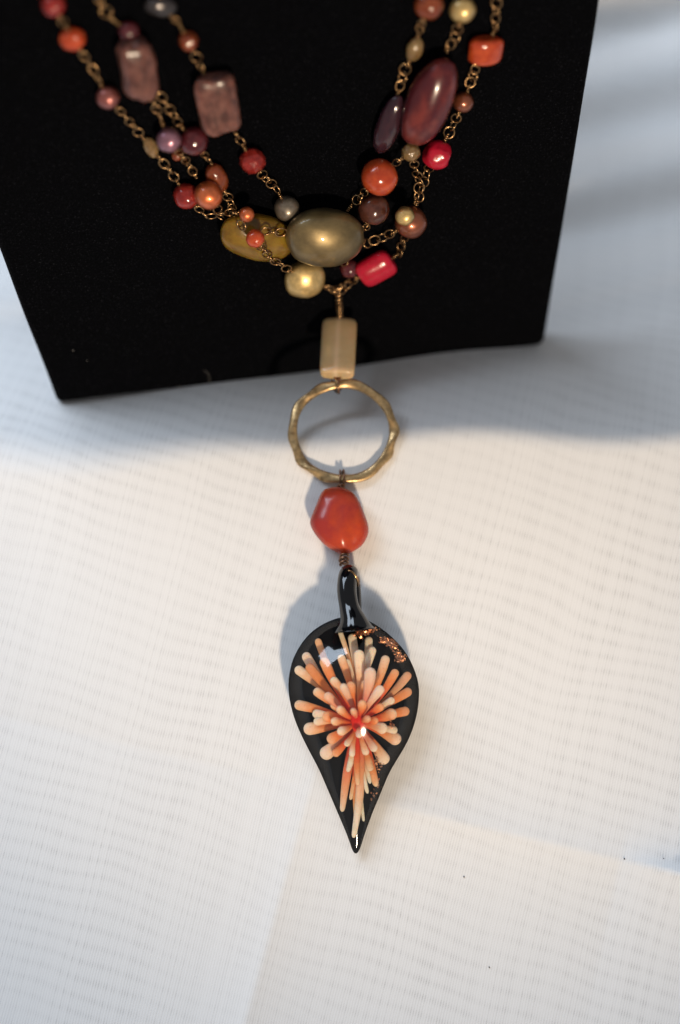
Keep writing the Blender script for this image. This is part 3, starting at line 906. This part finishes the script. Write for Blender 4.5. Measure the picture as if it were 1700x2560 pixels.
# bail: a tapered loop of black glass rod rising from the body and curling back down behind it
bp = [G(760, 210, 2.6 * MM), G(748, 120, 2.5 * MM), G(712, -10, 1.6 * MM), G(690, -150, 0.8 * MM), G(694, -262, -0.2 * MM), G(712, -318, -2.0 * MM), G(735, -268, -3.9 * MM), G(752, -140, -4.2 * MM), G(764, -10, -3.4 * MM), G(775, 120, -2.0 * MM)]
path = smooth_path(bp, 60)
rad = []
for i in range(60):
    f = i / 59
    base = 1.95 * MM if f < 0.9 else 1.9 * MM
    flare = 2.6 * MM * max(0, 1 - f / 0.26) ** 1.9
    rad.append((2.05 * MM + flare) if f < 0.5 else max(1.35 * MM, 2.05 * MM - (f - 0.5) * 1.6 * MM))
V, F = tube(path, rad, 20)
link('bail', unit_mesh('bail', V, F), M['black_glass'], pend)
V, F = tube(smooth_path([G(650, -235, -4.4 * MM), G(652, -300, -2.8 * MM), G(678, -352, -0.6 * MM), G(735, -338, 0.2 * MM), G(790, -270, -0.4 * MM), G(800, -215, -2.4 * MM)], 24), 0.24 * MM, 7)
rel(mesh_obj('wire_loop', V, F, M['dark_wire']), neck)
V, F = tube(smooth_path([G(640, -215, -3.8 * MM), G(648, -275, -1.8 * MM), G(690, -340, 0.4 * MM), G(745, -325, 0.8 * MM), G(784, -262, 0.2 * MM), G(790, -200, -2.2 * MM)], 24), 0.24 * MM, 7)
rel(mesh_obj('wire_loop', V, F, M['wire']), neck)

# petals: (tip x, tip y, half width, lift 0..1 of the dome, inner end fraction)
petals = [(318, 425, 38, .55), (238, 560, 38, .45), (345, 525, 38, .62), (482, 462, 40, .62), (432, 300, 28, .4), (635, 435, 33, .62), (632, 232, 20, .5),
          (735, 255, 35, .5), (796, 392, 42, .68), (888, 282, 32, .4), (928, 370, 34, .45), (900, 545, 46, .82), (1042, 446, 36, .55), (1132, 570, 33, .6),
          (1250, 603, 34, .5), (1262, 755, 36, .5), (1003, 710, 36, .82), (1245, 938, 37, .5), (1128, 945, 46, .62), (505, 775, 36, .75), (652, 685, 30, .9),
          (726, 668, 36, .78), (828, 835, 38, .93), (742, 905, 28, .97), (618, 890, 34, .9), (232, 885, 40, .5), (482, 975, 45, .72), (312, 1112, 50, .5),
          (618, 1110, 38, .9), (525, 1205, 44, .68), (468, 1355, 56, .5), (798, 1150, 30, .95), (738, 1335, 24, .85), (1045, 1105, 46, .62), (1165, 1222, 50, .5),
          (1045, 1415, 50, .5), (948, 1288, 32, .75), (957, 1640, 36, .5), (878, 1700, 22, .6), (652, 1870, 31, .55), (752, 2110, 30, .55), (843, 1960, 18, .5),
          (405, 745, 36, .55), (888, 985, 32, .9), (572, 1335, 34, .6), (560, 1010, 34, .85),
          (700, 1500, 26, .5), (790, 1620, 24, .6), (870, 1330, 30, .55), (905, 1480, 30, .45), (680, 1240, 26, .7), (1010, 880, 32, .7), (1110, 830, 30, .45), (560, 640, 34, .5), (690, 480, 26, .45), (860, 660, 30, .6), (960, 1010, 34, .75), (390, 960, 36, .4), (400, 1040, 34, .45), (1140, 1120, 34, .4), (560, 860, 30, .6)]
cen = Vector((790, 1045))
petals = [(cen.x + (x - cen.x) * 1.04, cen.y + (y - cen.y) * (1.03 if y < 1500 else 1.0), h_ * (1.0 if y < 1500 else 1.3), l_) for x, y, h_, l_ in petals]
petals += [(722, 1760, 30, .5), (802, 1840, 26, .45), (770, 1960, 24, .5), (905, 1610, 30, .45), (690, 1640, 28, .45)]
def petal_mesh(tx, ty, hw, lift, k, tint):
    n = 15; sides = 10
    hw_m = hw * 1.16 / 3.688 * PXM
    tip2 = Vector((tx, ty)); d = tip2 - cen; L = d.length; dn = d / L
    end = tip2
    hd = max(dome_h(tx, ty) - 0.2 * MM, 0.6 * MM)
    htip = max(min(hd * lift, hd - hw_m * 0.85), 0.12 * HD + hw_m * 0.2)
    bend = Vector((-dn.y, dn.x)) * rng.uniform(-0.05, 0.05) * L
    tot = L / 3.688 * PXM
    pts = []; rad = []; al = []
    capn = 5
    ts = [i / 9 * (1 - min(0.6, hw_m / max(tot, 1e-6))) for i in range(10)]
    tc = ts[-1]
    for i in range(1, capn + 1):
        ts.append(tc + (1 - tc) * math.sin(i / capn * math.pi / 2))
    start = min(0.12, 18 / L)
    for i, t in enumerate(ts):
        q = cen + d * (start + (1 - start) * t) + bend * math.sin(math.pi * t)
        hz = 0.30 * HD + (htip - 0.30 * HD) * (t ** 0.9)
        pts.append(G(q.x, q.y, 0) + pnrm * hz)
        tt = min(1, t / 0.82); taper = (0.22 + 0.78 * tt ** 1.15) if ty < 1500 else (0.35 + 0.65 * math.sin(math.pi * min(1, t * 0.9 + 0.05)) ** 0.6) * (1.0 - 0.2 * t)
        if i >= 10:
            c_ = (i - 9) / capn * math.pi / 2
            rr = (hw_m if ty < 1500 else rad[9]) * max(math.cos(c_), 0.02)
        else: rr = hw_m * taper
        rad.append(rr); al.append(t)
    V, F = tube(pts, rad, sides)
    # the cane is pressed flat as the glass is blown up round it
    V = [v - pnrm * ((v - pts[q_ // sides]).dot(pnrm) * 0.62) for q_, v in enumerate(V)]
    me = bpy.data.meshes.new('petal'); me.from_pydata([tuple(v) for v in V], [], F); me.update()
    me.polygons.foreach_set('use_smooth', [True] * len(me.polygons))
    at = me.attributes.new('along', 'FLOAT', 'POINT')
    # short petals seen end-on show mostly their pale tips
    gain = min(1.0, 0.72 + L / 1600)
    at.data.foreach_set('value', [min(1, (a * min(1.0, 0.80 + 180 / (L + 200) * 0.3)) * gain * 1.0) for a in al for _ in range(sides)])
    at = me.attributes.new('tint', 'FLOAT', 'POINT'); at.data.foreach_set('value', [tint] * len(me.vertices))
    return me
ORANGE = {2: 1.0, 14: 1.0, 15: 0.9, 17: 0.8, 21: 0.6, 43: 0.8, 12: 0.35, 13: 0.3, 34: 0.3}
PALE = {11: 1.0, 16: 0.9, 0: 0.5, 19: 0.6, 20: 0.9, 30: 0.5, 36: 0.6, 39: 0.3, 40: 0.4, 31: 0.5, 23: 0.4}
for k, (tx, ty, hw_, lf) in enumerate(petals):
    tint = ORANGE.get(k, 0) - PALE.get(k, 0)
    o = link('petal', petal_mesh(tx, ty, hw_, lf, k, tint), M['petal'], pend)
# red heart of the flower
V, F = superq(1, 1, 16, 10, 0.2, 3)
hc = G(788, 1040, 0.46 * HD)
me = unit_mesh('flower_heart', [hc + pu * v.x * 1.5 * MM + pv * v.y * 2.3 * MM + pnrm * v.z * 1.0 * MM for v in V], F)
at = me.attributes.new('along', 'FLOAT', 'POINT'); at.data.foreach_set('value', [0.0] * len(me.vertices))
link('flower_heart', me, M['petal'], pend)
# copper foil flecks under the glass
def flake_patch(pts, n, seed):
    r_ = random.Random(seed)
    V, F = [], []
    for _ in range(n * 4):
        i = r_.randrange(len(pts) - 1); t = r_.random()
        x = pts[i][0] * (1 - t) + pts[i + 1][0] * t + r_.gauss(0, 22); y = pts[i][1] * (1 - t) + pts[i + 1][1] * t + r_.gauss(0, 16)
        if dome_h(x, y) < 1.7 * MM: continue
        hd = max(dome_h(x, y) * r_.uniform(0.5, 0.75), 0.75 * MM)
        c = G(x, y, 0) + pnrm * hd
        s_ = r_.uniform(0.10, 0.42) * MM
        a1 = Vector((r_.gauss(0, 1), r_.gauss(0, 1), r_.gauss(0, 0.5))).normalized(); a2 = a1.cross(pnrm + Vector((r_.gauss(0, .4), r_.gauss(0, .4), 0))).normalized()
        b0 = len(V); kk = r_.randrange(4, 7)
        for j in range(kk):
            an = 2 * math.pi * j / kk + r_.uniform(-.3, .3); V.append(c + a1 * math.cos(an) * s_ * r_.uniform(.6, 1.1) + a2 * math.sin(an) * s_ * r_.uniform(.4, .8))
        V.append(c - pnrm * 0.05 * MM)
        for j in range(kk): F.append((b0 + j, b0 + (j + 1) % kk, b0 + kk))
        F.append(tuple(b0 + j for j in range(kk)))
    me = bpy.data.meshes.new('copper_fleck'); me.from_pydata([tuple(v) for v in V], [], F); me.update()
    o = link('copper_fleck', me, M['copper_flake'], pend); return o
for pts, n, sd in (([(790, 235), (860, 195), (930, 200)], 46, 1), ([(1010, 285), (1090, 300), (1130, 360)], 52, 2), ([(1140, 400), (1190, 440), (1170, 480)], 40, 3),
                   ([(1090, 1040), (1110, 1075)], 4, 4), ([(960, 1380), (985, 1480)], 5, 5), ([(1000, 1560), (960, 1700), (900, 1760)], 4, 6)):
    flake_patch(pts, n, sd)['kind'] = 'stuff'

# ------------------------------------------------------------------ lint
def blob(name, p, r_, mat, par, seed):
    V, F = superq(1, 1, 8, 5, 0.5, seed)
    return rel(mesh_obj(name, [p + v * r_ for v in V], F, mat), par)
cloth_e = cloth
for k, (x, y, r_) in enumerate(((1561, 2147, 0.16), (1659, 2146, 0.12), (1160, 2192, 0.16), (1223, 2418, 0.15))):
    p = oncloth(x, y); b_ = blob('speck', p + Vector((0, 0, 0.1 * MM)), r_ * MM, M['speck'], stand, k)
    b_.parent = cloth; b_.matrix_parent_inverse = Matrix.Identity(4)
for k, (x, y) in enumerate(((183, 876), (448, 967), (218, 902))):
    blob('lint_speck', P(x, y, 0.1 * MM), (0.14, 0.16, 0.1)[k] * MM, M['lint'], stand, k + 9)
V, F = tube(smooth_path([P(510, 925, 0.5 * MM), P(521, 936, 0.7 * MM), P(524, 955, 0.5 * MM), P(522, 972, 0.3 * MM)], 14), 0.028 * MM, 5)
rel(mesh_obj('lint_fibre', V, F, M['lint']), stand)
